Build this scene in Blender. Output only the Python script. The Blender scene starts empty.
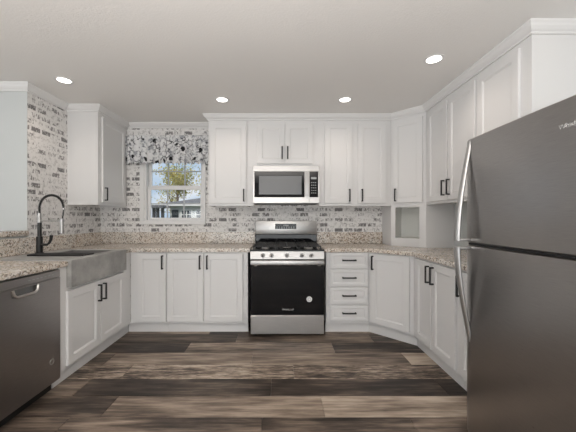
import bpy, bmesh, math, random
from mathutils import Vector, Matrix
PI = math.pi
random.seed(7)
SC = bpy.context.scene
COL = SC.collection

# ------------------------------------------------------------ camera, world, sun, lights, exposure
EYE = 1.231
cam_d = bpy.data.cameras.new('camera'); cam = bpy.data.objects.new('camera', cam_d); COL.objects.link(cam)
cam.location = (0, 0, EYE); cam.rotation_euler = (PI/2, 0, 0)
cam_d.sensor_width = 36; cam_d.lens = 296/576*36
cam_d.shift_x = 8/576; cam_d.shift_y = 3/576
cam_d.clip_start = 0.02; cam_d.clip_end = 300
SC.camera = cam

W = bpy.data.worlds.new('sky'); SC.world = W; W.use_nodes = True
wn = W.node_tree; wn.nodes.clear()
def N(nt, t, **kw):
    n = nt.nodes.new(t)
    for k, v in kw.items():
        if k in n.inputs.keys() if isinstance(k, str) else False: n.inputs[k].default_value = v
        else: setattr(n, k, v)
    return n
tc = N(wn, 'ShaderNodeTexCoord'); mp = N(wn, 'ShaderNodeMapping'); mp.inputs['Scale'].default_value = (1, 1, 2.2)
cl = N(wn, 'ShaderNodeTexNoise'); cl.inputs['Scale'].default_value = 5; cl.inputs['Detail'].default_value = 6
cr = N(wn, 'ShaderNodeValToRGB')
cr.color_ramp.elements[0].position = .42; cr.color_ramp.elements[0].color = (.50, .64, .80, 1)
cr.color_ramp.elements[1].position = .62; cr.color_ramp.elements[1].color = (.86, .9, .95, 1)
bg = N(wn, 'ShaderNodeBackground'); bg.inputs['Strength'].default_value = 0.85
wo = N(wn, 'ShaderNodeOutputWorld')
wn.links.new(tc.outputs['Generated'], mp.inputs['Vector']); wn.links.new(mp.outputs[0], cl.inputs['Vector'])
wn.links.new(cl.outputs['Fac'], cr.inputs['Fac']); wn.links.new(cr.outputs[0], bg.inputs['Color']); wn.links.new(bg.outputs[0], wo.inputs[0])

def light(name, kind, loc, rot, energy, color=(1, 1, 1), **kw):
    d = bpy.data.lights.new(name, kind); d.energy = energy; d.color = color
    for k, v in kw.items(): setattr(d, k, v)
    o = bpy.data.objects.new(name, d); COL.objects.link(o); o.location = loc; o.rotation_euler = rot
    return o
light('sun', 'SUN', (0, 0, 20), (math.radians(50), 0, math.radians(-25)), 2.2, (1, .96, .9), angle=.01)
# added cool fill light behind the camera; the rear wall has no glazing
light('rear_fill', 'AREA', (-0.9, -3.2, .85), (PI/2+.12, 0, 0), 72, (.93, .97, 1), shape='RECTANGLE', size=5.0, size_y=1.4)
# added fill light behind the camera, aimed up to brighten the ceiling
light('upward_fill', 'AREA', (-0.3, -0.8, 1.3), (PI-.08, 0, 0), 120, (1, .96, .93), shape='RECTANGLE', size=1.6, size_y=1.0)
light('left_fill', 'AREA', (-5.6, 0.6, 1.5), (PI/2, 0, -PI/2), 40, (.94, .97, 1), shape='RECTANGLE', size=3.0, size_y=1.8)  # added cool fill from the unseen left side, no window built there
light('overhead_fill', 'AREA', (-0.3, -0.6, 2.44), (0, 0, 0), 16, (1, .92, .86), shape='RECTANGLE', size=2.4, size_y=1.6)  # added warm fill facing down for floor bounce, no fixture behind it

SC.view_settings.view_transform = 'Standard'; SC.view_settings.look = 'None'
SC.view_settings.exposure = 0.27; SC.view_settings.gamma = 1
SC.view_settings.use_curve_mapping = False

# ------------------------------------------------------------ materials
def mat(name, base=(.8, .8, .8), rough=.5, metal=0, **kw):
    m = bpy.data.materials.new(name); m.use_nodes = True
    p = m.node_tree.nodes['Principled BSDF']
    p.inputs['Base Color'].default_value = (*base, 1); p.inputs['Roughness'].default_value = rough
    p.inputs['Metallic'].default_value = metal
    for k, v in kw.items(): p.inputs[k.replace('_', ' ')].default_value = v
    return m
def nodes(m): return m.node_tree, m.node_tree.nodes['Principled BSDF']
def coords(nt, scale=(1, 1, 1), src='Object', loc=(0, 0, 0)):
    t = nt.nodes.new('ShaderNodeTexCoord'); q = nt.nodes.new('ShaderNodeMapping')
    q.inputs['Scale'].default_value = scale; q.inputs['Location'].default_value = loc
    nt.links.new(t.outputs[src], q.inputs['Vector']); return q.outputs[0]
def noise(nt, vec, scale, detail=3, rough=.5):
    n = nt.nodes.new('ShaderNodeTexNoise'); n.inputs['Scale'].default_value = scale
    n.inputs['Detail'].default_value = detail; n.inputs['Roughness'].default_value = rough
    nt.links.new(vec, n.inputs['Vector']); return n.outputs['Fac']
def ramp(nt, fac, stops, interp='LINEAR'):
    r = nt.nodes.new('ShaderNodeValToRGB'); e = r.color_ramp; e.interpolation = interp
    while len(e.elements) < len(stops): e.elements.new(.5)
    for el, (p, c) in zip(e.elements, stops):
        el.position = p; el.color = (*c, 1) if len(c) == 3 else c
    nt.links.new(fac, r.inputs['Fac']); return r.outputs[0]
def math_(nt, op, a, b=0.0, c=None):
    n = nt.nodes.new('ShaderNodeMath'); n.operation = op
    for i, v in enumerate((a, b) if c is None else (a, b, c)):
        if isinstance(v, (int, float)): n.inputs[i].default_value = v
        else: nt.links.new(v, n.inputs[i])
    return n.outputs[0]
def mix(nt, fac, a, b):
    n = nt.nodes.new('ShaderNodeMix'); n.data_type = 'RGBA'
    for i, v in ((0, fac), (6, a), (7, b)):
        if isinstance(v, (int, float)): n.inputs[i].default_value = v
        elif isinstance(v, tuple): n.inputs[i].default_value = (*v, 1)
        else: nt.links.new(v, n.inputs[i])
    return n.outputs[2]
def bump(nt, p, h, strength=.2, dist=.002):
    b = nt.nodes.new('ShaderNodeBump'); b.inputs['Strength'].default_value = strength; b.inputs['Distance'].default_value = dist
    nt.links.new(h, b.inputs['Height']); nt.links.new(b.outputs[0], p.inputs['Normal'])

M = {}
M['white'] = mat('white_cabinet_paint', (.69, .685, .68), .38)
nt, p = nodes(M['white']); bump(nt, p, noise(nt, coords(nt), 40, 2), .03, .001)
M['trim'] = mat('white_trim_paint', (.72, .715, .71), .4)
nt, p = nodes(M['trim']); bump(nt, p, noise(nt, coords(nt), 30, 2), .03, .001)
M['niche'] = mat('cabinet_inside', (.74, .745, .71), .6)
nt, p = nodes(M['niche']); bump(nt, p, noise(nt, coords(nt), 30, 2), .03, .001)
M['ceiling'] = mat('textured_ceiling', (.80, .785, .765), .9)
nt, p = nodes(M['ceiling']); v = coords(nt)
bump(nt, p, noise(nt, v, 70, 4, .7), .5, .004)
M['wall'] = mat('pale_grey_wall', (.53, .55, .545), .8)
nt, p = nodes(M['wall']); bump(nt, p, noise(nt, coords(nt), 80, 2), .08, .001)

def brick_mat(name, axis):
    m = mat(name, rough=.75); nt, p = nodes(m)
    t = nt.nodes.new('ShaderNodeTexCoord'); s = nt.nodes.new('ShaderNodeSeparateXYZ'); nt.links.new(t.outputs['Object'], s.inputs[0])
    c = nt.nodes.new('ShaderNodeCombineXYZ'); nt.links.new(s.outputs[axis], c.inputs[0]); nt.links.new(s.outputs[2], c.inputs[1])
    b = nt.nodes.new('ShaderNodeTexBrick')
    b.inputs['Scale'].default_value = 1; b.inputs['Brick Width'].default_value = .125; b.inputs['Row Height'].default_value = .066
    b.inputs['Mortar Size'].default_value = .0135; b.inputs['Mortar Smooth'].default_value = .25
    b.inputs['Color1'].default_value = (0, 0, 0, 1); b.inputs['Color2'].default_value = (1, 1, 1, 1); b.inputs['Mortar'].default_value = (0, 0, 0, 1)
    b.offset = .42; b.squash = 1
    nt.links.new(c.outputs[0], b.inputs['Vector'])
    inside = math_(nt, 'SUBTRACT', 1.0, b.outputs['Fac'])
    sepc = nt.nodes.new('ShaderNodeSeparateColor'); nt.links.new(b.outputs['Color'], sepc.inputs[0])
    rnd = sepc.outputs[0]
    mp = nt.nodes.new('ShaderNodeMapping'); mp.inputs['Scale'].default_value = (2.6, 1, 1); nt.links.new(c.outputs[0], mp.inputs[0])
    fine = noise(nt, mp.outputs[0], 24, 4, .7)
    big = noise(nt, c.outputs[0], 9, 2)
    th = math_(nt, 'MULTIPLY_ADD', rnd, -.24, .63)                       # darker bricks let more of the grey through
    v = math_(nt, 'SUBTRACT', math_(nt, 'ADD', fine, math_(nt, 'MULTIPLY', math_(nt, 'SUBTRACT', big, .5), .35)), th)
    msk = math_(nt, 'MULTIPLY', v, 22.0); n_ = nt.nodes.new('ShaderNodeClamp'); nt.links.new(msk, n_.inputs[0])
    msk = math_(nt, 'MULTIPLY', n_.outputs[0], inside)
    bgc = ramp(nt, noise(nt, c.outputs[0], 26, 5, .65), [(.33, (.50, .485, .47)), (.5, (.76, .745, .73))])
    dk = mix(nt, rnd, (.26, .245, .24), (.11, .105, .105))
    nt.links.new(mix(nt, math_(nt, 'MULTIPLY', msk, .9), bgc, dk), p.inputs['Base Color'])
    bump(nt, p, msk, -.25, .002)
    return m
M['brick_b'] = brick_mat('whitewashed_brick_back', 0)
M['brick_l'] = brick_mat('whitewashed_brick_side', 1)

m = M['granite'] = mat('speckled_granite', rough=.22); nt, p = nodes(m)
v = coords(nt); vv = nt.nodes.new('ShaderNodeTexVoronoi'); vv.inputs['Scale'].default_value = 95
ds = nt.nodes.new('ShaderNodeVectorMath'); ds.operation = 'ADD'; nz = nt.nodes.new('ShaderNodeTexNoise'); nz.inputs['Scale'].default_value = 60
sc_ = nt.nodes.new('ShaderNodeVectorMath'); sc_.operation = 'SCALE'; sc_.inputs['Scale'].default_value = .02
nt.links.new(v, nz.inputs['Vector']); nt.links.new(nz.outputs['Color'], sc_.inputs[0]); nt.links.new(v, ds.inputs[0]); nt.links.new(sc_.outputs[0], ds.inputs[1])
nt.links.new(ds.outputs[0], vv.inputs['Vector'])
s3 = nt.nodes.new('ShaderNodeSeparateColor'); nt.links.new(vv.outputs['Color'], s3.inputs[0])
low = noise(nt, v, 6, 4, .6)
fac = math_(nt, 'ADD', s3.outputs[0], math_(nt, 'MULTIPLY', math_(nt, 'SUBTRACT', low, .5), .5))
spk = ramp(nt, fac, [(0, (.78, .74, .69)), (.30, (.62, .57, .51)), (.52, (.42, .33, .26)), (.64, (.70, .68, .65)), (.76, (.20, .17, .15)), (.90, (.05, .045, .04))], 'CONSTANT')
tan = ramp(nt, noise(nt, v, 3.2, 3), [(.4, (.62, .57, .50)), (.62, (.52, .39, .27))])
nt.links.new(mix(nt, .30, spk, tan), p.inputs['Base Color'])

def steel(name, base, rough, axis=(1, 1, 60), tint=0):
    m = mat(name, base, rough, 1.0); nt, p = nodes(m)
    g = noise(nt, coords(nt, axis), 14, 3, .6)
    nt.links.new(ramp(nt, g, [(.3, tuple(b*.88 for b in base)), (.7, tuple(b*1.08 for b in base))]), p.inputs['Base Color'])
    nt.links.new(math_(nt, 'MULTIPLY_ADD', g, .12, rough-.06), p.inputs['Roughness'])
    return m
M['steel'] = steel('brushed_steel', (.44, .43, .42), .36)
M['dark_steel'] = steel('dark_brushed_steel', (.36, .34, .33), .33)
M['fridge_steel'] = steel('fridge_brushed_steel', (.40, .385, .375), .30)
M['handle_steel'] = mat('satin_handle_steel', (.46, .455, .45), .4, 1.0)
M['chrome'] = mat('chrome', (.42, .41, .40), .42, 1.0)
M['black'] = mat('matte_black_metal', (.010, .0095, .0095), .45)
M['bright'] = mat('bright_satin_steel', (.75, .73, .7), .3, 1.0)
M['gloss_black'] = mat('gloss_black_glass', (.006, .006, .007), .05)
M['gloss_black'].node_tree.nodes['Principled BSDF'].inputs['Specular IOR Level'].default_value = .3
M['oven_glass'] = mat('oven_black_glass', (.005, .0045, .005), .07, Specular_IOR_Level=.25)
M['iron'] = mat('cast_iron', (.02, .02, .02), .55)
M['plastic_black'] = mat('black_plastic', (.02, .02, .022), .45)
M['grey_plastic'] = mat('grey_plastic', (.20, .20, .20), .5)
M['white_plastic'] = mat('white_sticker', (.75, .75, .74), .5)
M['digits'] = mat('panel_print', (.42, .44, .44), .4)
M['screen'] = mat('dark_display', (.03, .035, .04), .2)
M['mw_win'] = mat('microwave_window_mesh', (.14, .145, .15), .3)
M['logo'] = mat('logo_metal', (.8, .8, .8), .25, .8)
m = M['concrete'] = mat('concrete_grey', rough=.55); nt, p = nodes(m)
c1 = noise(nt, coords(nt), 5, 6, .65)
nt.links.new(ramp(nt, c1, [(.3, (.22, .215, .205)), (.52, (.33, .325, .31)), (.7, (.42, .41, .395))]), p.inputs['Base Color'])
M['basin'] = mat('basin_grey', (.16, .155, .15), .45)
m = M['lamp'] = mat('lit_lamp_lens', (.9, .9, .88), .5); nt, p = nodes(m)
p.inputs['Emission Color'].default_value = (1, .95, .88, 1); p.inputs['Emission Strength'].default_value = 4.5

m = M['glass'] = bpy.data.materials.new('window_glass'); m.use_nodes = True; nt = m.node_tree; nt.nodes.clear()
o_ = nt.nodes.new('ShaderNodeOutputMaterial'); mx = nt.nodes.new('ShaderNodeMixShader'); tr = nt.nodes.new('ShaderNodeBsdfTransparent')
gl = nt.nodes.new('ShaderNodeBsdfGlossy'); gl.inputs['Roughness'].default_value = .02; mx.inputs[0].default_value = .05
nt.links.new(tr.outputs[0], mx.inputs[1]); nt.links.new(gl.outputs[0], mx.inputs[2]); nt.links.new(mx.outputs[0], o_.inputs[0])

# wood plank floor: every plank has its own tone and seed
m = M['planks'] = mat('weathered_planks', rough=.42); nt, p = nodes(m)
def attr(nt, n):
    a = nt.nodes.new('ShaderNodeAttribute'); a.attribute_name = n; return a.outputs['Fac']
tone, seed, saw = attr(nt, 'tone'), attr(nt, 'seed'), attr(nt, 'saw')
t = nt.nodes.new('ShaderNodeTexCoord'); s = nt.nodes.new('ShaderNodeSeparateXYZ'); nt.links.new(t.outputs['Object'], s.inputs[0])
def plank_vec(sx, sy):
    c = nt.nodes.new('ShaderNodeCombineXYZ')
    nt.links.new(math_(nt, 'MULTIPLY_ADD', s.outputs[0], sx, math_(nt, 'MULTIPLY', seed, 53.0)), c.inputs[0])
    nt.links.new(math_(nt, 'MULTIPLY', s.outputs[1], sy), c.inputs[1]); nt.links.new(seed, c.inputs[2]); return c.outputs[0]
cloud = noise(nt, plank_vec(1.5, 7), 1.0, 3, .6)
grain = noise(nt, plank_vec(2.6, 34), 1.0, 5, .7)
sawn = noise(nt, plank_vec(7, 48), 1.0, 4, .75)
val = math_(nt, 'ADD', math_(nt, 'MULTIPLY_ADD', tone, 1.35, -.17), math_(nt, 'MULTIPLY', math_(nt, 'SUBTRACT', cloud, .5), 1.25))
val = math_(nt, 'ADD', val, math_(nt, 'MULTIPLY', math_(nt, 'SUBTRACT', grain, .5), 1.15))
val = math_(nt, 'ADD', val, math_(nt, 'MULTIPLY', math_(nt, 'MULTIPLY', math_(nt, 'SUBTRACT', sawn, .47), saw), 2.6))
colr = ramp(nt, val, [(0, (.022, .016, .013)), (.22, (.063, .047, .037)), (.5, (.19, .145, .112)), (.75, (.35, .282, .222)), (1, (.52, .435, .35))])
nt.links.new(colr, p.inputs['Base Color'])
bump(nt, p, grain, .12, .002); p.inputs['Specular IOR Level'].default_value = .3

m = M['valance'] = mat('floral_print_fabric', rough=.9); nt, p = nodes(m)
tv = nt.nodes.new('ShaderNodeUVMap'); tv.uv_map = 'UVMap'; uv = tv.outputs[0]
dn = nt.nodes.new('ShaderNodeTexNoise'); dn.inputs['Scale'].default_value = 22; dn.inputs['Detail'].default_value = 3; nt.links.new(uv, dn.inputs['Vector'])
s1 = nt.nodes.new('ShaderNodeVectorMath'); s1.operation = 'SCALE'; s1.inputs['Scale'].default_value = .055; nt.links.new(dn.outputs['Color'], s1.inputs[0])
a1 = nt.nodes.new('ShaderNodeVectorMath'); a1.operation = 'ADD'; nt.links.new(uv, a1.inputs[0]); nt.links.new(s1.outputs[0], a1.inputs[1])
vo = nt.nodes.new('ShaderNodeTexVoronoi'); vo.inputs['Scale'].default_value = 7.0; vo.inputs['Randomness'].default_value = .8; nt.links.new(a1.outputs[0], vo.inputs['Vector'])
blob = ramp(nt, vo.outputs['Distance'], [(.20, (1, 1, 1)), (.24, (0, 0, 0))])
ve = nt.nodes.new('ShaderNodeTexVoronoi'); ve.feature = 'DISTANCE_TO_EDGE'; ve.inputs['Scale'].default_value = 17; nt.links.new(a1.outputs[0], ve.inputs['Vector'])
line = ramp(nt, ve.outputs['Distance'], [(.03, (1, 1, 1)), (.08, (0, 0, 0))])
patch = ramp(nt, noise(nt, a1.outputs[0], 13, 2), [(.44, (0, 0, 0)), (.52, (1, 1, 1))])
grey = ramp(nt, noise(nt, a1.outputs[0], 20, 3), [(.5, (.72, .72, .72)), (.62, (.34, .35, .37))])
col = mix(nt, math_(nt, 'MULTIPLY', line, patch), grey, (.05, .05, .055))
col = mix(nt, blob, col, (.012, .012, .014))
nt.links.new(col, p.inputs['Base Color'])

M['siding'] = mat('grey_siding', (.60, .61, .61), .8); nt, p = nodes(M['siding'])
bump(nt, p, ramp(nt, noise(nt, coords(nt, (.01, .01, 8)), 1, 0), [(0, (0, 0, 0)), (1, (1, 1, 1))]), .3, .02)
M['shingle'] = mat('roof_shingle', (.13, .13, .14), .9); nt, p = nodes(M['shingle'])
nt.links.new(ramp(nt, noise(nt, coords(nt), 6, 4), [(.3, (.10, .10, .11)), (.7, (.19, .19, .2))]), p.inputs['Base Color'])
M['grass'] = mat('lawn', (.12, .17, .06), .95); nt, p = nodes(M['grass'])
nt.links.new(ramp(nt, noise(nt, coords(nt), 2, 5), [(.3, (.08, .12, .04)), (.7, (.2, .22, .09))]), p.inputs['Base Color'])
M['leaf'] = mat('autumn_leaves', (.42, .36, .07), .8); nt, p = nodes(M['leaf'])
nt.links.new(ramp(nt, noise(nt, coords(nt), 1.7, 3), [(.35, (.25, .28, .06)), (.65, (.52, .40, .08))]), p.inputs['Base Color'])
M['bark'] = mat('bark', (.16, .12, .09), .95)
M['dark_win'] = mat('dark_outdoor_glass', (.05, .06, .07), .15)
M['dark_wood'] = mat('dark_carport_posts', (.05, .05, .055), .7)

# ------------------------------------------------------------ mesh helpers
class MB:
    def __init__(s): s.bm = bmesh.new()
    def merge(s, b, mi=0, xf=None):
        if xf is not None: bmesh.ops.transform(b, matrix=xf, verts=b.verts)
        for f in b.faces: f.material_index = mi
        me = bpy.data.meshes.new('tmp'); b.to_mesh(me); b.free(); s.bm.from_mesh(me); bpy.data.meshes.remove(me)
    def box(s, x0, x1, y0, y1, z0, z1, bev=0, mi=0, seg=2):
        b = bmesh.new(); bmesh.ops.create_cube(b, size=1)
        bmesh.ops.scale(b, vec=(abs(x1-x0), abs(y1-y0), abs(z1-z0)), verts=b.verts)
        bmesh.ops.translate(b, vec=((x0+x1)/2, (y0+y1)/2, (z0+z1)/2), verts=b.verts)
        if bev: bmesh.ops.bevel(b, geom=b.edges[:], offset=bev, segments=seg, affect='EDGES', profile=.5)
        s.merge(b, mi); return s
    def cyl(s, p0, p1, r0, r1=None, seg=20, mi=0, bev=0):
        p0, p1 = Vector(p0), Vector(p1); r1 = r0 if r1 is None else r1
        b = bmesh.new(); bmesh.ops.create_cone(b, cap_ends=True, segments=seg, radius1=r0, radius2=r1, depth=(p1-p0).length)
        if bev:
            es = [e for e in b.edges if any(len(f.verts) > 4 for f in e.link_faces)]
            bmesh.ops.bevel(b, geom=es, offset=bev, segments=2, affect='EDGES')
        q = Vector((0, 0, 1)).rotation_difference((p1-p0).normalized()).to_matrix().to_4x4()
        s.merge(b, mi, Matrix.Translation((p0+p1)/2) @ q); return s
    def tube(s, pts, r, seg=10, mi=0, flat=1.0, side=(1, 0, 0), taper=None):
        """sweep an ellipse (r along `side`, r*flat across it) along the points"""
        P = [Vector(q) for q in pts]; side = Vector(side).normalized(); b = bmesh.new(); rings = []
        for i, q in enumerate(P):
            t = (P[min(i+1, len(P)-1)]-P[max(i-1, 0)]).normalized()
            u = (side - t*side.dot(t)); u = u.normalized() if u.length > 1e-4 else t.orthogonal().normalized()
            w = t.cross(u); k = taper(i/(len(P)-1)) if taper else 1
            rings.append([b.verts.new(q + u*(math.cos(2*PI*j/seg)*r*k) + w*(math.sin(2*PI*j/seg)*r*flat*k)) for j in range(seg)])
        for a, c in zip(rings, rings[1:]):
            for j in range(seg): b.faces.new((a[j], a[(j+1) % seg], c[(j+1) % seg], c[j]))
        b.faces.new(rings[0][::-1]); b.faces.new(rings[-1])
        bmesh.ops.recalc_face_normals(b, faces=b.faces); s.merge(b, mi); return s
    def prism(s, poly, z0, z1, bev=0, mi=0):
        b = bmesh.new(); vs = [b.verts.new((x, y, z0)) for x, y in poly]; f = b.faces.new(vs)
        r = bmesh.ops.extrude_face_region(b, geom=[f]); bmesh.ops.translate(b, vec=(0, 0, z1-z0), verts=[v for v in r['geom'] if isinstance(v, bmesh.types.BMVert)])
        bmesh.ops.recalc_face_normals(b, faces=b.faces)
        if bev: bmesh.ops.bevel(b, geom=[e for e in b.edges if abs(e.verts[0].co.z-e.verts[1].co.z) < 1e-6], offset=bev, segments=3, affect='EDGES')
        s.merge(b, mi); return s
    def rings(s, rr, mi=0, cap0=True, cap1=True):
        """list of equal-length closed rings of points, skinned in order"""
        b = bmesh.new(); R = [[b.verts.new(q) for q in r] for r in rr]; n = len(R[0])
        for a, c in zip(R, R[1:]):
            for j in range(n): b.faces.new((a[j], a[(j+1) % n], c[(j+1) % n], c[j]))
        if cap0: b.faces.new(R[0][::-1])
        if cap1: b.faces.new(R[-1])
        bmesh.ops.recalc_face_normals(b, faces=b.faces); s.merge(b, mi); return s
    def build(s, name, mats, parent=None, smooth=False, loc=None):
        me = bpy.data.meshes.new(name); s.bm.to_mesh(me); s.bm.free()
        for mm in (mats if isinstance(mats, list) else [mats]): me.materials.append(mm)
        if smooth:
            for f in me.polygons: f.use_smooth = True
            try: me.set_sharp_from_angle(angle=math.radians(40))
            except Exception: pass
        o = bpy.data.objects.new(name, me); COL.objects.link(o)
        if parent: o.parent = parent
        if loc: o.location = loc
        return o
def thing(name, label, cat, loc=(0, 0, 0), rz=0, group=None):
    o = bpy.data.objects.new(name, None); COL.objects.link(o); o.location = loc; o.rotation_euler = (0, 0, rz)
    o.empty_display_size = .1; return tag(o, label, cat, group)
def tag(o, label, cat, group=None):
    o['label'] = label; o['category'] = cat
    if group: o['group'] = group
    return o
def struct(o, label=None):
    o['kind'] = 'structure'
    if label: o['label'] = label; 
    return o
def lettering(name, s, size, material, parent, loc, rot, extrude=.0006):
    cu = bpy.data.curves.new(name, 'FONT'); cu.body = s; cu.size = size; cu.extrude = extrude; cu.align_x = 'CENTER'; cu.align_y = 'CENTER'
    t = bpy.data.objects.new('tmp_text', cu); COL.objects.link(t)
    me = bpy.data.meshes.new_from_object(t.evaluated_get(bpy.context.evaluated_depsgraph_get()))
    bpy.data.objects.remove(t); me.materials.clear(); me.materials.append(material)
    o = bpy.data.objects.new(name, me); COL.objects.link(o); o.parent = parent; o.location = loc; o.rotation_euler = rot
    return o

# ------------------------------------------------------------ the room
CEIL = 2.47; BY = 3.83; LX = -2.32; RX = 1.905; RETY = 2.72
WX0, WX1, WZ0, WZ1 = -1.755, -.99, 1.205, 2.10       # window opening
FARX, REARY = -6.0, -3.5
struct(MB().box(FARX-.12, RX+.12, REARY-.12, BY+.12, CEIL, CEIL+.12).build('ceiling', M['ceiling']), 'pale grey textured ceiling with recessed lights')

def floor():
    rows = {0: [-1.3, -.11, .80], 1: [-1.12, .283], 2: [-1.45, -.066], 3: [-1.235, .109], 4: [-.248, 1.115], 5: [-.887, .509], 6: [-.446, .944]}
    tones = {0: [.32, .38, .30, .36], 1: [.30, .50, .66], 2: [.46, .27, .26], 3: [.42, .48, .44], 4: [.54, .52, .82], 5: [.20, .47, .22], 6: [.30, .42, .28]}
    saws = {3: 1.0, 5: .25}
    bm = bmesh.new(); T = []; wd = .2215; y = 1.84 - wd; k = 0
    def plank(x0, x1, y0, y1, tn, sw):
        if x1-x0 < .01 or y1-y0 < .01: return
        g = .0016; b = .0022
        ring = lambda ins, z: [(x0+ins, y0+ins, z), (x1-ins, y0+ins, z), (x1-ins, y1-ins, z), (x0+ins, y1-ins, z)]
        lo = [bm.verts.new(q) for q in ring(0, -.004)]; md = [bm.verts.new(q) for q in ring(g, -.0012)]; hi = [bm.verts.new(q) for q in ring(g+b, 0)]
        sd = random.random()
        fs = [bm.faces.new(hi)]
        for A, B in ((lo, md), (md, hi)):
            for j in range(4): fs.append(bm.faces.new((A[j], A[(j+1) % 4], B[(j+1) % 4], B[j])))
        for f in fs: T.append((tn, sd, sw))
    r = random.Random(3)
    ymin, ymax = REARY, BY; n0 = int(math.floor((ymin-(1.84-wd))/wd)); n1 = int(math.ceil((ymax-(1.84-wd))/wd))
    for k in range(n0, n1+1):
        y0 = 1.84-wd+k*wd; y1 = y0+wd; y0, y1 = max(y0, ymin), min(y1, ymax)
        if k in rows:
            js = list(rows[k]); ts = list(tones[k]); tl = [r.choice((.25, .4, .55)) for _ in range(6)]
            x = js[0]
            while x > FARX: x -= 1.25; js.insert(0, x); ts.insert(0, r.choice((.22, .35, .45, .6)))
            x = js[-1]
            while x < RX: x += 1.25; js.append(x); ts.append(r.choice((.25, .4, .55)))
            for i in range(len(js)-1): plank(max(js[i], FARX), min(js[i+1], RX), y0, y1, ts[min(i+1, len(ts)-1)], saws.get(k, .08))
        else:
            x = FARX - r.random()*1.2
            while x < RX: plank(max(x, FARX), min(x+1.25, RX), y0, y1, r.choice((.22, .3, .42, .5, .62)), r.choice((.08, .08, .7))); x += 1.25
    me = bpy.data.meshes.new('floor'); bm.to_mesh(me); bm.free(); me.materials.append(M['planks'])
    for i, nm in enumerate(('tone', 'seed', 'saw')):
        a = me.attributes.new(nm, 'FLOAT', 'FACE'); a.data.foreach_set('value', [q[i] for q in T])
    o = bpy.data.objects.new('floor', me); COL.objects.link(o)
    struct(o, 'weathered grey brown wood plank floor')
floor()
struct(MB().box(FARX-.12, RX+.12, REARY-.12, BY+.12, -.14, -.005).build('floor_subfloor', M['grey_plastic']))

b = MB(); T_ = .14
b.box(LX-.12, WX0, BY, BY+T_, 0, CEIL); b.box(WX1, RX+.12, BY, BY+T_, 0, CEIL)
b.box(WX0, WX1, BY, BY+T_, 0, WZ0); b.box(WX0, WX1, BY, BY+T_, WZ1, CEIL)
struct(b.build('wall_back', M['brick_b']), 'whitewashed brick wall behind the range')
struct(MB().box(LX-.12, LX, RETY, BY, 0, CEIL).build('wall_left', M['brick_l']), 'whitewashed brick side wall beside the sink')
struct(MB().box(FARX, LX-.12, RETY, RETY+.12, 0, CEIL).box(LX-.12, LX-.0005, RETY-.004, RETY, 0, CEIL).build('wall_left_return', M['wall']), 'plain pale wall at far left')
struct(MB().box(RX, RX+.12, REARY, BY, 0, CEIL).build('wall_right', M['wall']))
struct(MB().box(FARX, RX, REARY-.12, REARY, 0, CEIL).build('wall_rear', M['wall']))
struct(MB().box(FARX-.12, FARX, REARY, RETY, 0, CEIL).build('wall_far_left', M['wall']))
struct(MB().box(LX-.12, LX, 1.2, RETY-.005, 0, 1.075).build('wall_half', M['wall']), 'half wall beside the sink counter')
tag(MB().box(LX-.17, LX+.022, 1.17, RETY-.006, 1.077, 1.125, .006).build('granite_ledge', M['granite'], smooth=True),
    'speckled granite ledge capping the half wall behind the faucet', 'ledge')

def moulding(name, path, prof, material=None, closed=False):
    """sweep a profile (out, z) along a plan path; outward is to the right of travel"""
    P = [Vector(q) for q in path]; R = []
    for i, q in enumerate(P):
        ns = []
        if i > 0: d = (P[i]-P[i-1]).normalized(); ns.append(Vector((d.y, -d.x)))
        if i < len(P)-1: d = (P[i+1]-P[i]).normalized(); ns.append(Vector((d.y, -d.x)))
        n = sum(ns, Vector((0, 0))); n = n.normalized(); n = n / n.dot(ns[0])
        R.append([(q.x+n.x*o, q.y+n.y*o, z) for o, z in prof])
    return MB().rings(R).build(name, material or M['trim'], smooth=False)
C0 = CEIL-.0005
crown = [(0.0005, C0), (.055, C0), (.055, C0-.012), (.047, C0-.020), (.040, C0-.034), (.024, C0-.050), (.014, C0-.056), (.014, C0-.068), (0.0005, C0-.068)]

# cabinet planes
UB, UZ0 = 3.52, 1.386; UTOP = CEIL-.004
ULX = -1.985; ULY = 3.228           # left upper: face and near side
URX = 1.60; URY = 1.88              # right uppers: face and near end
D0 = (1.320, 3.52); D1 = (1.60, 3.240)
BF = 3.19; BL = -1.61; BR = 1.29
# crown: around the cabinets and along the bare walls
struct(moulding('trim_1', [(-.852, BY), (-.852, UB), D0, D1, (URX, URY), (RX-.0005, URY)], crown), 'white crown moulding over the right cabinets')
struct(moulding('trim_2', [(LX, ULY), (ULX, ULY), (ULX, BY-.0005)], crown), 'white crown moulding over the left cabinet')
struct(moulding('trim_3', [(FARX+.001, RETY-.004), (LX, RETY-.004), (LX, ULY-.056)], crown), 'white crown moulding on the left wall')
struct(moulding('trim_4', [(ULX+.056, BY), (-.908, BY)], crown), 'white crown moulding above the window')

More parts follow.
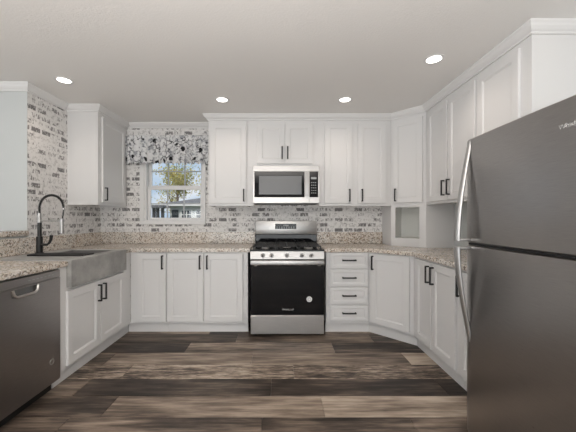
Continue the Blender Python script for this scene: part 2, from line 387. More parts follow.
# ------------------------------------------------------------ window
def window():
    Y = BY
    r = MB()
    cw = .055; y0, y1 = Y-.018, Y-.0005
    r.box(WX0-cw, WX0, y0, y1, WZ0-.0, WZ1+cw, .003); r.box(WX1, WX1+.03, y0, y1, WZ0, WZ1+cw, .003)
    r.box(WX0, WX1, y0, y1, WZ1, WZ1+cw, .003)
    r.box(WX0-cw, WX1+.03, y0-.012, y1, WZ0-.045, WZ0, .004)
    r.box(WX0+.0005, WX0+.025, Y, Y+T_, WZ0, WZ1); r.box(WX1-.018, WX1-.0005, Y, Y+T_, WZ0, WZ1)
    r.box(WX0+.025, WX1-.018, Y, Y+T_, WZ0, WZ0+.012); r.box(WX0+.025, WX1-.018, Y, Y+T_, WZ1-.02, WZ1)
    w = struct(r.build('window_1', M['trim']), 'white double hung window with divided panes')
    gx0, gx1 = WX0+.026, WX1-.019
    def sash(z0, z1, yy, bot, top):
        f = MB(); st = .034
        f.box(gx0, gx0+st, yy, yy+.03, z0, z1, .003); f.box(gx1-st, gx1, yy, yy+.03, z0, z1, .003)
        f.box(gx0+st, gx1-st, yy, yy+.03, z0, z0+bot, .003); f.box(gx0+st, gx1-st, yy, yy+.03, z1-top, z1, .003)
        o = f.build('window_sash', M['trim'], w)
        ix0, ix1, iz0, iz1 = gx0+st, gx1-st, z0+bot, z1-top
        g = MB(); 
        for k in (1, 2): xx = ix0+(ix1-ix0)*k/3; g.box(xx-.007, xx+.007, yy+.008, yy+.022, iz0, iz1)
        zz = (iz0+iz1)/2; g.box(ix0, ix1, yy+.0082, yy+.0218, zz-.007, zz+.007)
        g.build('muntin', M['grid'], o)
        MB().box(ix0, ix1, yy+.013, yy+.017, iz0, iz1).build('window_pane', M['glass'], o)
    M['grid'] = mat('grey_muntin', (.42, .43, .44), .5)
    sash(WZ0+.013, 1.645, Y+.045, .030, .032)
    sash(1.628, WZ1-.022, Y+.080, .045, .03)
window()

# ------------------------------------------------------------ cabinets
def shaker(x0, x1, z0, z1, y=-.001, t=.019, st=.058):
    """shaker door: rails and stiles around a recessed flat panel, front towards -y"""
    R = lambda i, yy: [(x0+i, yy, z0+i), (x1-i, yy, z0+i), (x1-i, yy, z1-i), (x0+i, yy, z1-i)]
    f = y-t
    return MB().rings([R(0, y), R(0, f+.0025), R(.0025, f), R(st, f), R(st+.0015, f+.0035), R(st+.0075, f+.0045), R(st+.010, f+.009)])
def slab_drawer(x0, x1, z0, z1): return shaker(x0, x1, z0, z1, st=.030)
def pull(parent, x, z, vertical=True, L=.148, y=-.020):
    h = MB(); w = .0072
    if vertical:
        h.box(x-w, x+w, y-.034, y-.024, z-L/2, z+L/2, .0012)
        for e in (-1, 1): zz = z+e*(L/2-.006); h.box(x-w, x+w, y-.026, y, zz-.006, zz+.006, .0012)
    else:
        h.box(x-L/2, x+L/2, y-.034, y-.024, z-w, z+w, .0012)
        for e in (-1, 1): xx = x+e*(L/2-.006); h.box(xx-.006, xx+.006, y-.026, y, z-w, z+w, .0012)
    o = h.build('handle', M['black'], parent); o['label'] = 'black bar handle'
def door(root, x0, x1, z0, z1, hs=None, hz=None, st=.058):
    d = shaker(x0, x1, z0, z1, st=st).build('door', M['white'], root)
    if hs is not None: pull(d, hs, hz)
    return d
def upper_body(root, w, z0, z1, dep):
    b = MB(); b.box(0.0005, w-.0005, .018, dep, z0+.018, z1, .0)
    b.box(0.0005, w-.0005, 0, .018, z0, z1, .0012)
    b.box(0.0005, .018, .018, dep, z0, z0+.018); b.box(w-.018, w-.0005, .018, dep, z0, z0+.018)
    return b.build('body', M['white'], root)
def base_body(root, w, dep=.61, z0=.105, toe=True, ztop=.873, tx0=0.0005, tx1=None):
    MB().box(0.0005, w-.0005, 0, dep-.002, z0, ztop, .0012).build('body', M['white'], root)
    if toe:
        MB().box(tx0, (w-.0005) if tx1 is None else tx1, .042, .06, 0.0005, z0-.001, .001).build('toe_kick', M['white'], root)
G = 'white upper wall cabinets'
DT, DB = CEIL-.105, UZ0+.032                       # upper door top and bottom
HZ = UZ0+.125                                      # upper handle centre
# left upper, faces +X
w = BY-ULY-.001
c = thing('wall_cabinet', 'white wall cabinet at far left, over the counter between brick wall and window', 'cabinet', (ULX, ULY, 0), PI/2)
upper_body(c, w, UZ0, UTOP, -LX+ULX-.001)
door(c, .060, .540, DB, DT, .095, HZ)
# right of the window
c = thing('wall_cabinet', 'tall narrow white wall cabinet with single door, between window and microwave', 'cabinet', (-.852, UB, 0))
upper_body(c, .468, UZ0, UTOP, BY-UB-.001); door(c, .022, .452, DB, DT, .425, HZ)
# over the microwave
c = thing('wall_cabinet', 'short two-door white wall cabinet directly above the microwave', 'cabinet', (-.384, UB, 0))
upper_body(c, .894, 1.853, UTOP, BY-UB-.001)
door(c, .112, .440, 1.885, DT, .409, 2.012); door(c, .444, .772, 1.885, DT, .475, 2.012)
for a_, b_ in ((.0005, .070), (.846, .8935)): MB().box(a_, b_, 0, .018, UZ0, 1.8525, .001).build('side_filler', M['white'], c)
# right of the microwave
c = thing('wall_cabinet', 'tall two-door white wall cabinet between microwave and angled corner cabinet', 'cabinet', (.510, UB, 0))
upper_body(c, .809, UZ0, UTOP, BY-UB-.001)
door(c, .020, .345, DB, DT, .310, HZ); door(c, .412, .745, DB, DT, .458, HZ)

# angled corner cabinet that stands on the counter, with an open niche
def corner_tower():
    CT = .9155
    c = thing('corner_cabinet', 'angled white corner wall cabinet with open niche standing on the counter', 'cabinet', (D0[0], D0[1], 0), -PI/4)
    L = math.dist(D0, D1); r2 = math.sqrt(.5)
    def loc(x, y): dx, dy = x-D0[0], y-D0[1]; return ((dx-dy)*r2, (dx+dy)*r2)
    a = loc(D0[0]+.0007, BY-.001); bb = loc(RX-.001, BY-.001); cc = loc(RX-.001, D1[1]+.0007)
    b = MB()
    b.prism([(0.001, .0), (L-.001, .0), cc, bb, a], UZ0+.004, UTOP)                               # closed top
    th = .016; 
    a2 = loc(D0[0]+th, BY-.001); s0 = loc(D0[0]+th, D0[1]+.01); c2 = loc(RX-.001, D1[1]+th); s1 = loc(D1[0]+.01, D1[1]+th)
    b.prism([(0.001, 0), s0, a2, a], CT, UZ0+.003); b.prism([(L-.001, 0), cc, c2, s1], CT, UZ0+.003)  # side panels
    b.box(.001, .052, 0, .018, CT, UZ0+.003, .001); b.box(L-.052-.02, L-.001, 0, .018, CT, UZ0+.003, .001)  # face frame
    b.box(.052, L-.072, 0, .018, CT, 1.012, .001); b.box(.052, L-.072, 0, .018, 1.366, UZ0+.003, .001)
    b.build('body', M['white'], c)
    n = MB(); fl = [(.03, .02), (L-.05, .02), (L+.12, .2), (L+.02, .32), (-.02, .32), (-.12, .2)]
    n.prism([(.03, .02), (L-.05, .02), (L+.10, .15), (L/2, .44), (-.08, .15)], .995, 1.010)
    n.box(.0, L, .30, .306, 1.011, 1.382)
    n.prism([(.052-.02, .019), (.052-.014, .019), (.0, .30), (-.006, .30)], 1.011, 1.382)
    n.prism([(L-.05, .019), (L-.044, .019), (L+.006, .30), (L, .30)], 1.011, 1.382)
    o = n.build('niche', M['niche'], c); o['label'] = 'open niche with grey inside'
    door(c, .028, L-.034, DB, DT, .066, HZ)
corner_tower()

# right run of uppers, local x runs towards the camera
c = thing('wall_cabinet', 'two-door white wall cabinet over the right counter, handles side by side', 'cabinet', (URX, D1[1]-.0005, 0), -PI/2)
upper_body(c, .845, UZ0, UTOP, RX-URX-.001)
door(c, .062, .425, DB-.005, DT, .392, HZ+.02); door(c, .445, .830, DB-.005, DT, .480, HZ+.02)
c = thing('wall_cabinet', 'white wall cabinet at far right with side panel facing out, partly behind the refrigerator top', 'cabinet', (URX, D1[1]-.8462, 0), -PI/2)
upper_body(c, D1[1]-.8462-URY, UZ0, UTOP, RX-URX-.001)
door(c, .02, .430, DB-.005, DT, .395, HZ+.02)

# base cabinets on the back wall
dz0, dz1 = .128, .862; hb = .768
DEP = BY-BF
c = thing('base_cabinet', 'white single-door base cabinet in the left corner of the back wall', 'cabinet', (-1.609, BF, 0))
base_body(c, .390, DEP, tx0=-.0425, tx1=.3895); door(c, .075, .385, dz0, dz1, .352, hb)
c = thing('base_cabinet', 'white two-door base cabinet just left of the range', 'cabinet', (-1.218, BF, 0))
base_body(c, .872, DEP); door(c, .008, .394, dz0, dz1, .362, hb); door(c, .408, .820, dz0, dz1, .440, hb)
c = thing('base_cabinet', 'white four-drawer base cabinet just right of the range', 'cabinet', (.494, BF, 0))
wd = .955-.494; base_body(c, wd-.0, DEP, tx1=wd+.018)
for i, (t_, b_) in enumerate(((252.5, 268), (269.3, 285.8), (287, 303.5), (304.8, 320.4))):
    za, zb = EYE-(b_-219)/92.8, EYE-(t_-219)/92.8
    d = slab_drawer(.040, .450, za, zb).build('drawer', M['white'], c); pull(d, .245, (za+zb)/2+.004, False)
# angled corner base
B0 = (.9555, BF); B1 = (BR, 2.8555); L = math.dist(B0, B1); r2 = math.sqrt(.5)
c = thing('base_cabinet', 'angled white corner base cabinet with one tall door under the right counter', 'cabinet', (B0[0], B0[1], 0), -PI/4)
def loc(x, y): dx, dy = x-B0[0], y-B0[1]; return ((dx-dy)*r2, (dx+dy)*r2)
MB().prism([(.001, 0), (L-.001, 0), loc(RX-.002, 2.856), loc(RX-.002, BY-.002), loc(B0[0]+.001, BY-.002)], .105, .873).build('body', M['white'], c)
k_ = .042*math.tan(PI/8)
MB().prism([(-k_+.001, .042), (L+k_-.001, .042), (L+.02, .06), (-.02, .06)], .0005, .104).build('toe_kick', M['white'], c)
door(c, .030, L-.034, dz0, dz1, .060, hb)
# right run bases, local x towards the camera
c = thing('base_cabinet', 'white two-door base cabinet under the right counter, beside the corner cabinet', 'cabinet', (BR, 2.855, 0), -PI/2)
base_body(c, .735, RX-BR, tx0=-.017); door(c, .070, .358, dz0, dz1, .328, hb-.01); door(c, .372, .700, dz0, dz1, .404, hb-.01)
c = thing('base_cabinet', 'white base cabinet at the end of the right counter, half hidden by the refrigerator', 'cabinet', (BR, 2.119, 0), -PI/2)
base_body(c, .42, RX-BR); door(c, .015, .385, dz0, dz1, .040, hb-.01)
# left run: sink base, local x away from the camera
c = thing('sink_cabinet', 'white two-door base cabinet under the farmhouse sink', 'cabinet', (BL, 2.150, 0), PI/2)
b = MB(); SW = BF-2.150-.001
b.box(.0005, SW, 0, .018, .105, .706, .001); b.box(.0005, .018, .018, -LX+BL-.001, .105, .873); b.box(SW-.018, SW, .018, .60, .105, .873)
b.box(.018, SW-.018, .018, .60, .105, .12); b.box(.0005, .082, 0, .018, .706, .873); b.box(.892, SW, 0, .018, .706, .873)
b.build('body', M['white'], c)
MB().box(.0, SW+.041, .042, .06, .0005, .104, .001).build('toe_kick', M['white'], c)
door(c, .072, .470, dz0, .688, .440, .585); door(c, .478, .875, dz0, .688, .510, .585)
# left end panel of the run beyond the dishwasher
c = thing('base_cabinet', 'white base cabinet on the near side of the dishwasher', 'cabinet', (BL, 1.30, 0), PI/2)
base_body(c, .245, -LX+BL); door(c, .02, .225, dz0, dz1, .05, hb)

# ------------------------------------------------------------ countertops
CZ0, CZ1 = .8745, .9145; FX = -1.598; FY = 3.162
def granite_top(label, poly, splashes):
    c = thing('countertop', label, 'countertop')
    MB().prism(poly, CZ0, CZ1, .006).build('slab', M['granite'], c, smooth=True)
    b = MB()
    for s in splashes: b.box(*s, .003)
    b.build('backsplash', M['granite'], c)
SZ = 1.062
granite_top('speckled granite countertop, left one, running around the sink corner to the range',
    [(LX+.001, 1.26), (FX, 1.26), (FX, 2.232), (-2.232, 2.232), (-2.232, 3.040), (FX, 3.040), (FX, FY), (-.322, FY), (-.322, BY-.001), (LX+.001, BY-.001)],
    [(LX+.001, LX+.021, 1.26, BY-.022, CZ1+.0005, SZ), (LX+.001, -.322, BY-.021, BY-.001, CZ1+.0005, SZ)])
granite_top('speckled granite countertop, right one, angled around the corner from range to refrigerator',
    [(.474, FY), (.940, FY), (1.262, 2.840), (1.262, 1.70), (RX-.001, 1.70), (RX-.001, BY-.001), (.474, BY-.001)],
    [(.474, D0[0]-.001, BY-.021, BY-.001, CZ1+.0005, SZ)])

# ------------------------------------------------------------ sink and faucet
def sink():
    x0, x1, y0, y1 = -2.228, -1.575, 2.236, 3.036; zt, zb = .921, .712
    c = thing('farmhouse_sink', 'grey concrete-look apron front farmhouse sink set in the left counter', 'sink', ((x0+x1)/2, (y0+y1)/2, zb))
    ox, oy, oz = (x0+x1)/2, (y0+y1)/2, zb
    bx0, bx1, by0, by1 = -2.09, -1.665, 2.46, 2.985
    def R(a0, a1, b0, b1, z): return [(a0-ox, b0-oy, z-oz), (a1-ox, b0-oy, z-oz), (a1-ox, b1-oy, z-oz), (a0-ox, b1-oy, z-oz)]
    MB().rings([R(x0, x1, y0, y1, zb), R(x0, x1, y0, y1, zt-.006), R(x0+.004, x1-.004, y0+.004, y1-.004, zt), R(bx0-.006, bx1+.006, by0-.006, by1+.006, zt), R(bx0, bx1, by0, by1, zt-.006)], cap1=False).build('apron', M['concrete'], c)
    MB().rings([R(bx0, bx1, by0, by1, zt-.0062), R(bx0+.012, bx1-.012, by0+.012, by1-.012, zb+.015)], cap0=False).build('basin', M['basin'], c)
    MB().cyl((-.0-.05, .08, .016), (-.05, .08, .019), .045, seg=28).build('drain', M['chrome'], c, smooth=True)
    return
sink()
r = MB(); 
for i in range(9):
    yy = 2.475+i*.0165
    r.cyl((-2.105, yy, .9275), (-1.65, yy, .9275), .0058, seg=8)
r.box(-2.112, -2.10, 2.468, 2.616, .9215, .934, .002); r.box(-1.655, -1.643, 2.468, 2.616, .9215, .934, .002)
tag(r.build('drying_rack', M['black']), 'black roll-up drying rack laid across the near end of the sink', 'drying rack')

def faucet():
    fx, fy = -2.165, 2.665; z0 = .9215
    c = thing('faucet', 'black and chrome spring neck kitchen faucet behind the sink', 'faucet', (fx, fy, z0))
    H = lambda z: z-z0
    MB().cyl((0, 0, 0), (0, 0, .008), .034, .031, bev=.001).cyl((0, 0, .008), (0, 0, H(1.075)), .025, bev=.002).cyl((0, 0, H(1.075)), (0, 0, H(1.205)), .0165, bev=.002).build('body', M['black'], c, smooth=True)
    MB().cyl((0, 0, H(1.205)), (0, 0, H(1.285)), .0135, bev=.002).cyl((0, 0, H(1.198)), (0, 0, H(1.212)), .019, bev=.002).build('collar', M['chrome'], c, smooth=True)
    R_ = .108; top = 1.335; arc = [(0, 0, H(1.28))]
    for k in range(0, 25):
        a = PI-PI*k/24; arc.append((R_+R_*math.cos(a), 0, H(top)+R_*1.02*math.sin(a)))
    arc += [(2*R_, 0, H(1.31)), (2*R_-.004, 0, H(1.27)), (2*R_-.012, 0, H(1.235))]
    MB().tube(arc, .0062, 10, side=(0, 1, 0)).build('hose', M['black'], c, smooth=True)
    # coil spring around the hose
    P = [Vector(q) for q in arc[:26]]; cum = [0]
    for a, b_ in zip(P, P[1:]): cum.append(cum[-1]+(b_-a).length)
    n = 46*12; pts = []
    for i in range(n+1):
        s = cum[-1]*i/n; j = max(k for k in range(len(cum)-1) if cum[k] <= s+1e-9); f = (s-cum[j])/(cum[j+1]-cum[j])
        q = P[j].lerp(P[j+1], f); t = (P[j+1]-P[j]).normalized(); u = Vector((0, 1, 0)); w_ = t.cross(u); a = 2*PI*i/12
        pts.append(q+(u*math.cos(a)+w_*math.sin(a))*.0095)
    MB().tube(pts, .0022, 5).build('spring', M['black'], c, smooth=True)
    MB().cyl((2*R_, 0, H(1.315)), (2*R_, 0, H(1.330)), .0125, bev=.002).build('spring_cap', M['chrome'], c, smooth=True)
    xh = 2*R_-.014
    MB().cyl((xh, 0, H(1.235)), (xh, 0, H(1.20)), .011, .0135).cyl((xh, 0, H(1.20)), (xh, 0, H(1.115)), .0135, .015).cyl((xh, 0, H(1.115)), (xh, 0, H(1.10)), .0175, bev=.003).build('spray_head', M['chrome'], c, smooth=True)
    MB().cyl((0, 0, H(1.215)), (xh-.01, 0, H(1.215)), .0055).cyl((xh, 0, H(1.204)), (xh, 0, H(1.226)), .0185, bev=.002).build('holder_arm', M['chrome'], c, smooth=True)
    h = MB().cyl((.02, 0, H(1.0)), (.072, 0, H(1.0)), .012, .011, bev=.002); h.tube([(.066, 0, H(1.0)), (.088, 0, H(1.015)), (.102, 0, H(1.045)), (.108, 0, H(1.085))], .012, 10, side=(0, 1, 0), flat=.9, taper=lambda t: .8+.5*t)
    h.build('lever', M['black'], c, smooth=True)
faucet()

# ------------------------------------------------------------ dishwasher
def dishwasher():
    y0, y1 = 1.551, 2.146
    c = thing('dishwasher', 'dark stainless dishwasher under the left counter, beside the sink cabinet', 'dishwasher', (-1.592, y0, 0), PI/2)
    w = y1-y0
    MB().box(.002, w-.002, .035, .66, .10, .868).build('tub_body', M['grey_plastic'], c)
    # door with a pocket handle cut in near the top
    hx0, hx1, hz0, hz1 = .205, .395, .755, .803
    d = MB(); yf, yb = 0, .033; zb_, zt = .080, .812
    xs = [.002, hx0, hx1, w-.002]; zs = [zb_, hz0, hz1, zt]
    for i in range(3):
        for j in range(3):
            if i == 1 and j == 1: continue
            d.box(xs[i], xs[i+1], yf, yb, zs[j], zs[j+1])
    d.build('door', M['dark_steel'], c)
    MB().box(hx0+.001, hx1-.001, .028, .034, hz0+.001, hz1-.001).box(hx0+.001, hx1-.001, .001, .0275, hz0+.001, hz0+.004).build('handle_pocket', M['grey_plastic'], c)
    MB().tube([(hx0+.004, -.002, hz1-.002), (hx0+.010, -.006, hz0+.016), (hx0+.03, -.008, hz0+.003), (hx1-.03, -.008, hz0+.003), (hx1-.010, -.006, hz0+.016), (hx1-.004, -.002, hz1-.002)], .0085, 8, side=(0, 0, 1)).build('handle_rim', M['bright'], c, smooth=True)
    MB().box(.002, w-.002, .0, .033, .8135, .866, .003).build('control_strip', M['dark_steel'], c)
    s = MB()
    for k in range(7): s.box(.32+k*.032, .338+k*.032, -.0006, 0.0004, .838, .842)
    s.build('printed_buttons', M['digits'], c)
    MB().box(.01, w-.01, .06, .075, .0005, .115).build('toe_panel', M['black'], c)
    # round energy sticker outline low on the door
    MB().tube([(.515+.018*math.cos(a), -.0006, .235+.018*math.sin(a)) for a in [2*PI*k/28 for k in range(29)]], .0011, 5, side=(0, 1, 0)).build('round_mark', M['digits'], c)
dishwasher()

# ------------------------------------------------------------ range
def stove():
    x0, x1 = -.312, .464; w = x1-x0; yf = 3.098
    c = thing('gas_range', 'stainless gas range with black glass oven door under the microwave', 'stove', ((x0+x1)/2, yf, 0)); h = w/2
    Y = lambda v: v-yf
    MB().box(-h+.004, h-.004, .012, Y(3.795), .035, .895, .002).build('body', M['plastic_black'], c)
    for sx in (-1, 1):
        for yy in (.06, .60): MB().cyl((sx*(h-.05), yy, .0005), (sx*(h-.05), yy, .036), .016).build('foot', M['plastic_black'], c)
    MB().box(-h+.006, h-.006, -.028, .010, .036, .230, .005).build('storage_drawer', M['steel'], c)
    d = MB().box(-h+.006, h-.006, -.030, .010, .238, .768, .005).build('oven_door', M['oven_glass'], c)
    hb_ = MB().box(-h+.008, h-.008, -.078, -.056, .757, .807, .008, seg=3)
    for sx in (-1, 1): hb_.box(sx*(h-.06)-.016, sx*(h-.06)+.016, -.058, -.030, .745, .785, .003)
    hb_.build('oven_handle', M['steel'], d, smooth=True)
    # tinted window with faint rack lines inside the door
    r = MB().box(-.25, .25, -.0306, -.0300, .36, .66)
    r.build('oven_window', M['oven_glass'], d)
    lettering('logo', 'Whirlpool', .028, M['logo'], d, (.005, -.0310, .293), (PI/2, 0, 0))
    s = MB().cyl((.228, -.0300, .400), (.228, -.0312, .400), .029, seg=32).build('round_sticker', M['white_plastic'], d)
    MB().tube([(.228+.016*math.cos(a), -.0314, .400+.016*math.sin(a)) for a in [2*PI*k/24 for k in range(25)]], .002, 5, side=(0, 1, 0)).build('sticker_ring', M['grey_plastic'], s)
    # sloping control panel with knobs
    MB().rings([[(-h+.004, -.030, .815), (h-.004, -.030, .815), (h-.004, .010, .815), (-h+.004, .010, .815)], [(-h+.004, -.018, .893), (h-.004, -.018, .893), (h-.004, .010, .893), (-h+.004, .010, .893)]]).build('control_panel', M['steel'], c)
    for px in (262.6, 271.3, 286.6, 301.5, 310.8):
        kx = (px-287)/95.8
        k = MB().cyl((kx, -.022, .854), (kx, -.030, .853), .0225, .0225, 28, bev=.002).cyl((kx, -.030, .853), (kx, -.052, .850), .0175, .0155, 28, bev=.003).build('knob', M['steel'], c, smooth=True)
        MB().box(kx-.0035, kx+.0035, -.057, -.040, .838, .864, .0015).build('pointer', M['plastic_black'], k)
    # cooktop
    MB().box(-h, h, -.016, Y(3.72), .896, .912, .005).build('cooktop', M['gloss_black'], c)
    for bx, by, br in ((-.235, .16, .045), (-.235, .46, .038), (.0, .31, .05), (.235, .16, .05), (.235, .46, .035)):
        k = MB().cyl((bx, by, .912), (bx, by, .922), br, br*.9, 28, bev=.002).build('burner', M['chrome'], c, smooth=True)
        MB().cyl((bx, by, .9222), (bx, by, .931), br*.75, br*.7, 28, bev=.002).build('burner_cap', M['iron'], k, smooth=True)
    for gx0, gx1 in ((-h+.03, -.122), (-.115, .115), (.122, h-.03)):
        g = MB(); z0, z1 = .936, .948; ya, yb = .03, .585; t = .006
        for xx in (gx0+t, gx1-t): g.box(xx-t, xx+t, ya, yb, z0, z1, .002)
        for yy in (ya+t, (ya+yb)/2, yb-t): g.box(gx0, gx1, yy-t, yy+t, z0, z1, .002)
        xm = (gx0+gx1)/2; g.box(xm-t, xm+t, ya, yb, z0, z1, .002)
        for yy in (.16, .46): g.box(gx0, gx1, yy-t, yy+t, z0, z1, .002)
        for xx in (gx0+t, gx1-t):
            for yy in (ya+t, yb-t): g.box(xx-t, xx+t, yy-t, yy+t, .9122, z0+.002)
        g.build('grate', M['iron'], c)
    # backguard
    MB().box(-h+.002, h-.002, Y(3.735), Y(3.800), .9125, 1.035, .003).build('backguard_riser', M['gloss_black'], c)
    g = MB().box(-h+.002, h-.002, Y(3.722), Y(3.800), 1.036, 1.208, .006).build('backguard', M['steel'], c, smooth=True)
    MB().box(-.138, .130, Y(3.7195), Y(3.7225), 1.105, 1.172, .001).build('display_panel', M['gloss_black'], g)
    dd = MB()
    for k in range(4): dd.box(-.03+k*.016, -.021+k*.016, Y(3.7188), Y(3.7194), 1.142, 1.160)
    for k in range(8):
        for zz in (1.115, 1.128): dd.box(-.12+k*.03, -.106+k*.03, Y(3.7188), Y(3.7194), zz, zz+.005)
    dd.build('display_print', M['digits'], g)
stove()

# ------------------------------------------------------------ microwave
def microwave():
    x0, x1, z0, z1, yf = -.313, .458, 1.411, 1.850, 3.43; h = (x1-x0)/2
    c = thing('microwave', 'stainless over-the-range microwave mounted under the short cabinet', 'microwave', ((x0+x1)/2, yf, z0))
    H = z1-z0-.002; PX = lambda px: (px-286.25)/86.3; PZ = lambda py: EYE+(219-py)/86.3-z0
    MB().box(-h, h, .030, BY-yf-.002, .012, H, .002).box(-h+.01, h-.01, .004, BY-yf-.01, 0, .012).build('body', M['grey_plastic'], c)
    MB().box(-h, h, -.001, .029, PZ(171.5), H, .002).build('top_vent', M['steel'], c)
    xd = PX(309.4)
    f = MB(); gz0, gz1 = PZ(197.2), PZ(171.8)
    f.box(-h, xd, -.004, .029, PZ(203), PZ(197.2), .002); f.box(-h, PX(254.4), -.004, .029, gz0, gz1); f.box(PX(304.6), xd, -.004, .029, gz0, gz1)
    d = f.build('door', M['steel'], c)
    MB().box(PX(254.4)+.0005, PX(304.6)-.0005, -.005, .028, gz0+.0005, gz1-.0005, .001).build('door_glass', M['gloss_black'], d)
    MB().box(PX(259), PX(301.5), -.0058, -.0048, PZ(194.5), PZ(176)).build('door_window', M['mw_win'], d)
    hx = PX(306.8)
    hh = MB().box(hx-.017, hx+.017, -.050, -.036, PZ(196.3), PZ(172.8), .006, seg=3)
    for zz in (PZ(195), PZ(174.2)): hh.box(hx-.012, hx+.012, -.037, -.0045, zz-.01, zz+.01)
    hh.build('handle', M['chrome'], d, smooth=True)
    MB().box(xd+.001, h, -.004, .029, PZ(203), PZ(197.2), .002).box(PX(318.2), h, -.004, .029, gz0, gz1).build('panel_frame', M['steel'], c)
    k = MB().box(xd+.001, PX(318), -.005, .028, gz0, gz1, .001).build('control_panel', M['gloss_black'], c)
    q = MB().box(PX(311), PX(316.4), -.0058, -.0050, PZ(179.2), PZ(177.2))
    q.build('display', M['digits'], k)
    q = MB()
    for j in range(5):
        q = MB()
        for i in range(3): q.box(PX(311.2)+i*.022, PX(311.2)+i*.022+.012, -.0056, -.0050, PZ(183+j*2.6), PZ(182.3+j*2.6))
        q.build('key_print', M['digits'], k)
microwave()

# ------------------------------------------------------------ refrigerator
def fridge():
    X, Y0, Wd, Ht = 1.028, 1.655, .75, 1.668
    c = thing('refrigerator', 'large dark stainless top-freezer refrigerator on the right', 'refrigerator', (X, Y0, 0), -PI/2)
    MB().box(.004, Wd-.004, .072, RX-X-.02, .03, Ht-.012, .004).build('body', M['grey_plastic'], c)
    for xx in (.05, Wd-.05):
        for yy in (.12, .70): MB().cyl((xx, yy, .0005), (xx, yy, .031), .02).build('foot', M['plastic_black'], c)
    MB().box(.01, Wd-.01, .025, .071, .012, .052, .003).build('base_grille', M['plastic_black'], c)
    def skin(z0, z1):
        n = 24; pts = []; t = .066
        for i in range(n+1):
            u = i/n; e = min(u, 1-u)*Wd; rr = .012
            y = .006*(2*u-1)**2
            if e < rr: y += rr-math.sqrt(max(0, rr*rr-(rr-e)**2))
            pts.append((u*Wd, y))
        pts += [(Wd, t), (0, t)]
        ins = lambda k, z: [(Wd/2+(x-Wd/2)*(1-k), y+(k*.6 if y < t-.001 else 0), z) for x, y in pts]
        return MB().rings([ins(.012, z0), ins(0, z0+.005), ins(0, z1-.005), ins(.012, z1)])
    fz = skin(1.101, Ht).build('freezer_door', M['fridge_steel'], c, smooth=True)
    rf = skin(.056, 1.089).build('refrigerator_door', M['fridge_steel'], c, smooth=True)
    MB().box(.01, Wd-.01, .02, .066, 1.0895, 1.1005).build('door_gasket', M['black'], c)
    def handle(parent, z_flush, z_out, sgn):
        pts = []; n = 26; x = .036
        for i in range(n+1):
            t = i/n; z = z_flush+(z_out-z_flush)*t; y = -.002-.058*math.sin(t*PI/2)**1.15
            pts.append((x, y+.012*(1-t), z))
        hh = MB().tube(pts, .021, 14, side=(1, 0, 0), flat=.62, taper=lambda t: .7+.35*t)
        hh.box(x-.016, x+.016, -.063, .010, z_out-(.012 if sgn > 0 else 0), z_out+(0 if sgn > 0 else .012), .003)
        o = hh.build('handle', M['handle_steel'], parent, smooth=True); o['label'] = 'curved satin steel handle'
    handle(fz, 1.655, 1.112, -1); handle(rf, .565, 1.080, 1)
    lettering('logo', 'Whirlpool', .026, M['logo'], fz, (.618, .0006, 1.566), (PI/2, 0, 0), .0008)
    MB().box(Wd-.10, Wd-.02, .02, .12, Ht+.0005, Ht+.014, .003).build('hinge_cover', M['plastic_black'], c)
    MB().box(.66, .70, -.0008+.0075, .0072+.0012, 1.045, 1.062).build('small_badge', M['logo'], rf)
fridge()

# ------------------------------------------------------------ valance
def valance():
    x0, x1, zt, zb, y = -1.985, -.9125+.0, 2.298, 1.935, 3.775
    me = bpy.data.meshes.new('valance'); bm = bmesh.new(); uvl = bm.loops.layers.uv.new('UVMap'); nx, nz = 200, 26; G_ = []
    for j in range(nz+1):
        v = j/nz; row = []
        for i in range(nx+1):
            u = i/nx; amp = .006+.016*v
            yy = y+math.sin(u*2*PI*13+.6*math.sin(u*17))*amp*.8+math.sin(u*2*PI*5.3+1)*amp*.4
            hem = .012*math.sin(u*2*PI*13+1)*v**3+.006*math.sin(u*2*PI*31)*v**3
            row.append(bm.verts.new((x0+(x1-x0)*u, yy-.012*v, zt+(zb-zt)*v+hem)))
        G_.append(row)
    for j in range(nz):
        for i in range(nx):
            f = bm.faces.new((G_[j][i], G_[j+1][i], G_[j+1][i+1], G_[j][i+1])); f.smooth = True
            for lp, (a, b_) in zip(f.loops, ((i, j), (i, j+1), (i+1, j+1), (i+1, j))): lp[uvl].uv = (a/nx*1.25, b_/nz*.36)
    bm.to_mesh(me); bm.free(); me.materials.append(M['valance'])
    root = thing('window_valance', 'black and white floral fabric valance hanging over the window', 'curtain', ((x0+x1)/2, y, zt))
    o = bpy.data.objects.new('fabric', me); COL.objects.link(o); o.parent = root; o.location = (-(x0+x1)/2, -y, -zt)
    sm = o.modifiers.new('thick', 'SOLIDIFY'); sm.thickness = .003
    MB().cyl((-.555, .028, -.012), (.553, .028, -.012), .007).cyl((-.52, .028, -.012), (-.52, BY-y-.001, -.012), .005).cyl((.52, .028, -.012), (.52, BY-y-.001, -.012), .005).build('rod', M['white_plastic'], root, smooth=True)
valance()

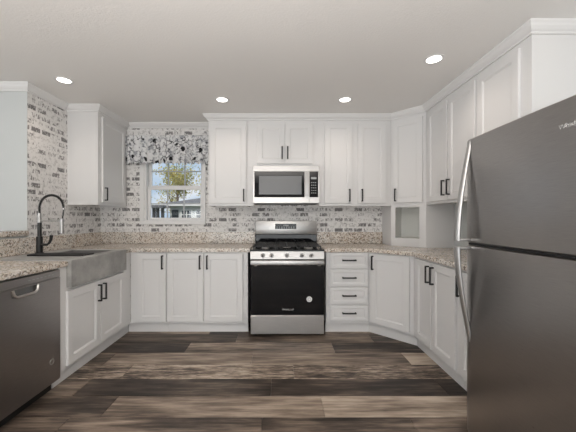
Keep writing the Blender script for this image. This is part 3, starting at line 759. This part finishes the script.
# ------------------------------------------------------------ recessed ceiling lights
spots = ((-1.926, 2.64, 'nearest the left brick wall'), (-.60, 3.07, 'left one of the two near the back wall'),
         (.674, 3.07, 'right one of the two near the back wall'), (1.192, 2.292, 'nearest the right-hand cabinets'))
for x, y, wh in spots:
    c = thing('recessed_light', 'round lit recessed ceiling light, '+wh, 'ceiling light', (x, y, CEIL), 0, 'recessed ceiling lights')
    n = 36; R = lambda r, z: [(r*math.cos(2*PI*k/n), r*math.sin(2*PI*k/n), z) for k in range(n)]
    MB().rings([R(.074, -.0005), R(.074, -.004), R(.060, -.007), R(.054, -.004), R(.054, -.0008)], cap0=False, cap1=False).build('trim_ring', M['trim'], c, smooth=True)
    MB().rings([R(.0535, -.0006), R(.0535, -.0035)]).build('lens', M['lamp'], c)
    light('lamp', 'SPOT', (x, y, CEIL-.03), (0, 0, 0), 5, (1, .86, .75), spot_size=math.radians(150), spot_blend=.8, shadow_soft_size=.05).parent = None
# no recessed lamps are built behind the camera
# ------------------------------------------------------------ outside the window
GZ = -.7
tag(MB().box(-60, 30, BY+.3, 90, GZ-.1, GZ).build('lawn', M['grass']), 'green lawn outside the window', 'lawn')['kind'] = 'structure'
def house():
    hx0, hx1, hy0, hy1 = -5.55, 3.0, 15.0, 20.0; ez = 1.92
    c = thing('house', 'grey neighbouring house with low dark roof seen through the window', 'house', (-1.5, 17.5, GZ))
    o = (1.5, -17.5, -GZ); S = lambda b, n, m, p: b.build(n, m, p, loc=o)
    S(MB().box(hx0, hx1, hy0, hy1, GZ, ez), 'wall', M['siding'], c)
    b = MB(); b.rings([[(hx0-.3, hy0-.35, ez-.02), (hx0-.3, hy1+.35, ez-.02), (hx0-.3, hy1+.35, ez+.08), (hx0-.3+1.6, (hy0+hy1)/2, ez+.62), (hx0-.3, hy0-.35, ez+.08)],
                       [(hx1+.4, hy0-.35, ez-.02), (hx1+.4, hy1+.35, ez-.02), (hx1+.4, hy1+.35, ez+.08), (hx1+.4, (hy0+hy1)/2, ez+.62), (hx1+.4, hy0-.35, ez+.08)]])
    S(b, 'roof', M['shingle'], c)
    S(MB().box(hx0-.32, hx1+.4, hy0-.38, hy0-.352, ez-.04, ez+.09), 'fascia', M['trim'], c)
    for wx0, wx1 in ((-5.02, -4.42), (-4.28, -3.50), (-2.2, -1.2)):
        f = MB(); z0, z1 = 1.18, 1.72
        f.box(wx0, wx1, hy0-.05, hy0-.001, z0, z1)
        q = S(f, 'window_frame', M['trim'], c)
        g = MB(); xm = (wx0+wx1)/2; zm = (z0+z1)/2
        for a0, a1 in ((wx0+.06, xm-.03), (xm+.03, wx1-.06)):
            for c0, c1 in ((z0+.06, zm-.02), (zm+.02, z1-.06)): g.box(a0, a1, hy0-.056, hy0-.0505, c0, c1)
        g.build('window_glass', M['dark_win'], q)
    S(MB().box(-5.46, -5.14, hy0-.04, hy0-.001, GZ+.3, 1.70), 'entry_door', M['dark_win'], c)
house()
c = thing('carport', 'dark open carport with posts left of the neighbouring house', 'carport', (-6.8, 14.0, GZ))
for xx in (-.9, -.45, 0, .3, .6, .84, 1.02, 1.25): MB().box(xx-.06, xx+.06, -.06, .06, 0, 2.45).build('post', M['dark_wood'], c)
MB().box(-1.6, 1.4, -.3, .5, 2.45, 2.58).build('roof', M['shingle'], c)
def tree(x, y, h, rad, n, label, seed, zc):
    r = random.Random(seed); c = thing('tree', label, 'tree', (x, y, GZ)); c_z = zc-GZ
    t = MB().cyl((0, 0, 0), (0, 0, c_z), .16, .08, 8); tips = []
    for k in range(26):
        a = r.uniform(0, 2*PI); el = r.uniform(.1, 1.3); l = r.uniform(.6, 1.0)*rad
        p0 = Vector((0, 0, r.uniform(c_z-rad*.8, c_z))); p1 = p0+Vector((math.cos(a)*math.cos(el), math.sin(a)*math.cos(el), math.sin(el)))*l
        t.tube([p0, (p0+p1)/2+Vector((0, 0, .06)), p1], .035, 5, taper=lambda q: 1.1-q*.9); tips.append((p0, p1))
    t.build('trunk', M['bark'], c)
    bm = bmesh.new()
    for i in range(n):
        p0, p1 = r.choice(tips); q = p0.lerp(p1, r.uniform(.35, 1.1))+Vector([r.gauss(0, .22*rad/2) for _ in range(3)])
        s = r.uniform(.05, .11); u = Vector([r.gauss(0, 1) for _ in range(3)]).normalized(); w_ = u.orthogonal().normalized()
        bm.faces.new([bm.verts.new(q+v) for v in (u*s, w_*s*.6, -u*s, -w_*s*.6)])
    me = bpy.data.meshes.new('foliage'); bm.to_mesh(me); bm.free(); me.materials.append(M['leaf'])
    f = bpy.data.objects.new('foliage', me); COL.objects.link(f); f.parent = c
tree(-9.0, 26, 6, 2.4, 2600, 'tall yellow green tree directly behind the neighbouring house, middle of the window', 1, 4.8)
tree(-7.0, 31.5, 6, 2.2, 1600, 'sparse yellowing tree at the right of the window view', 2, 4.4)
tree(-12.5, 34, 6, 2.4, 600, 'thin nearly bare tree at the left of the window view', 3, 3.2)
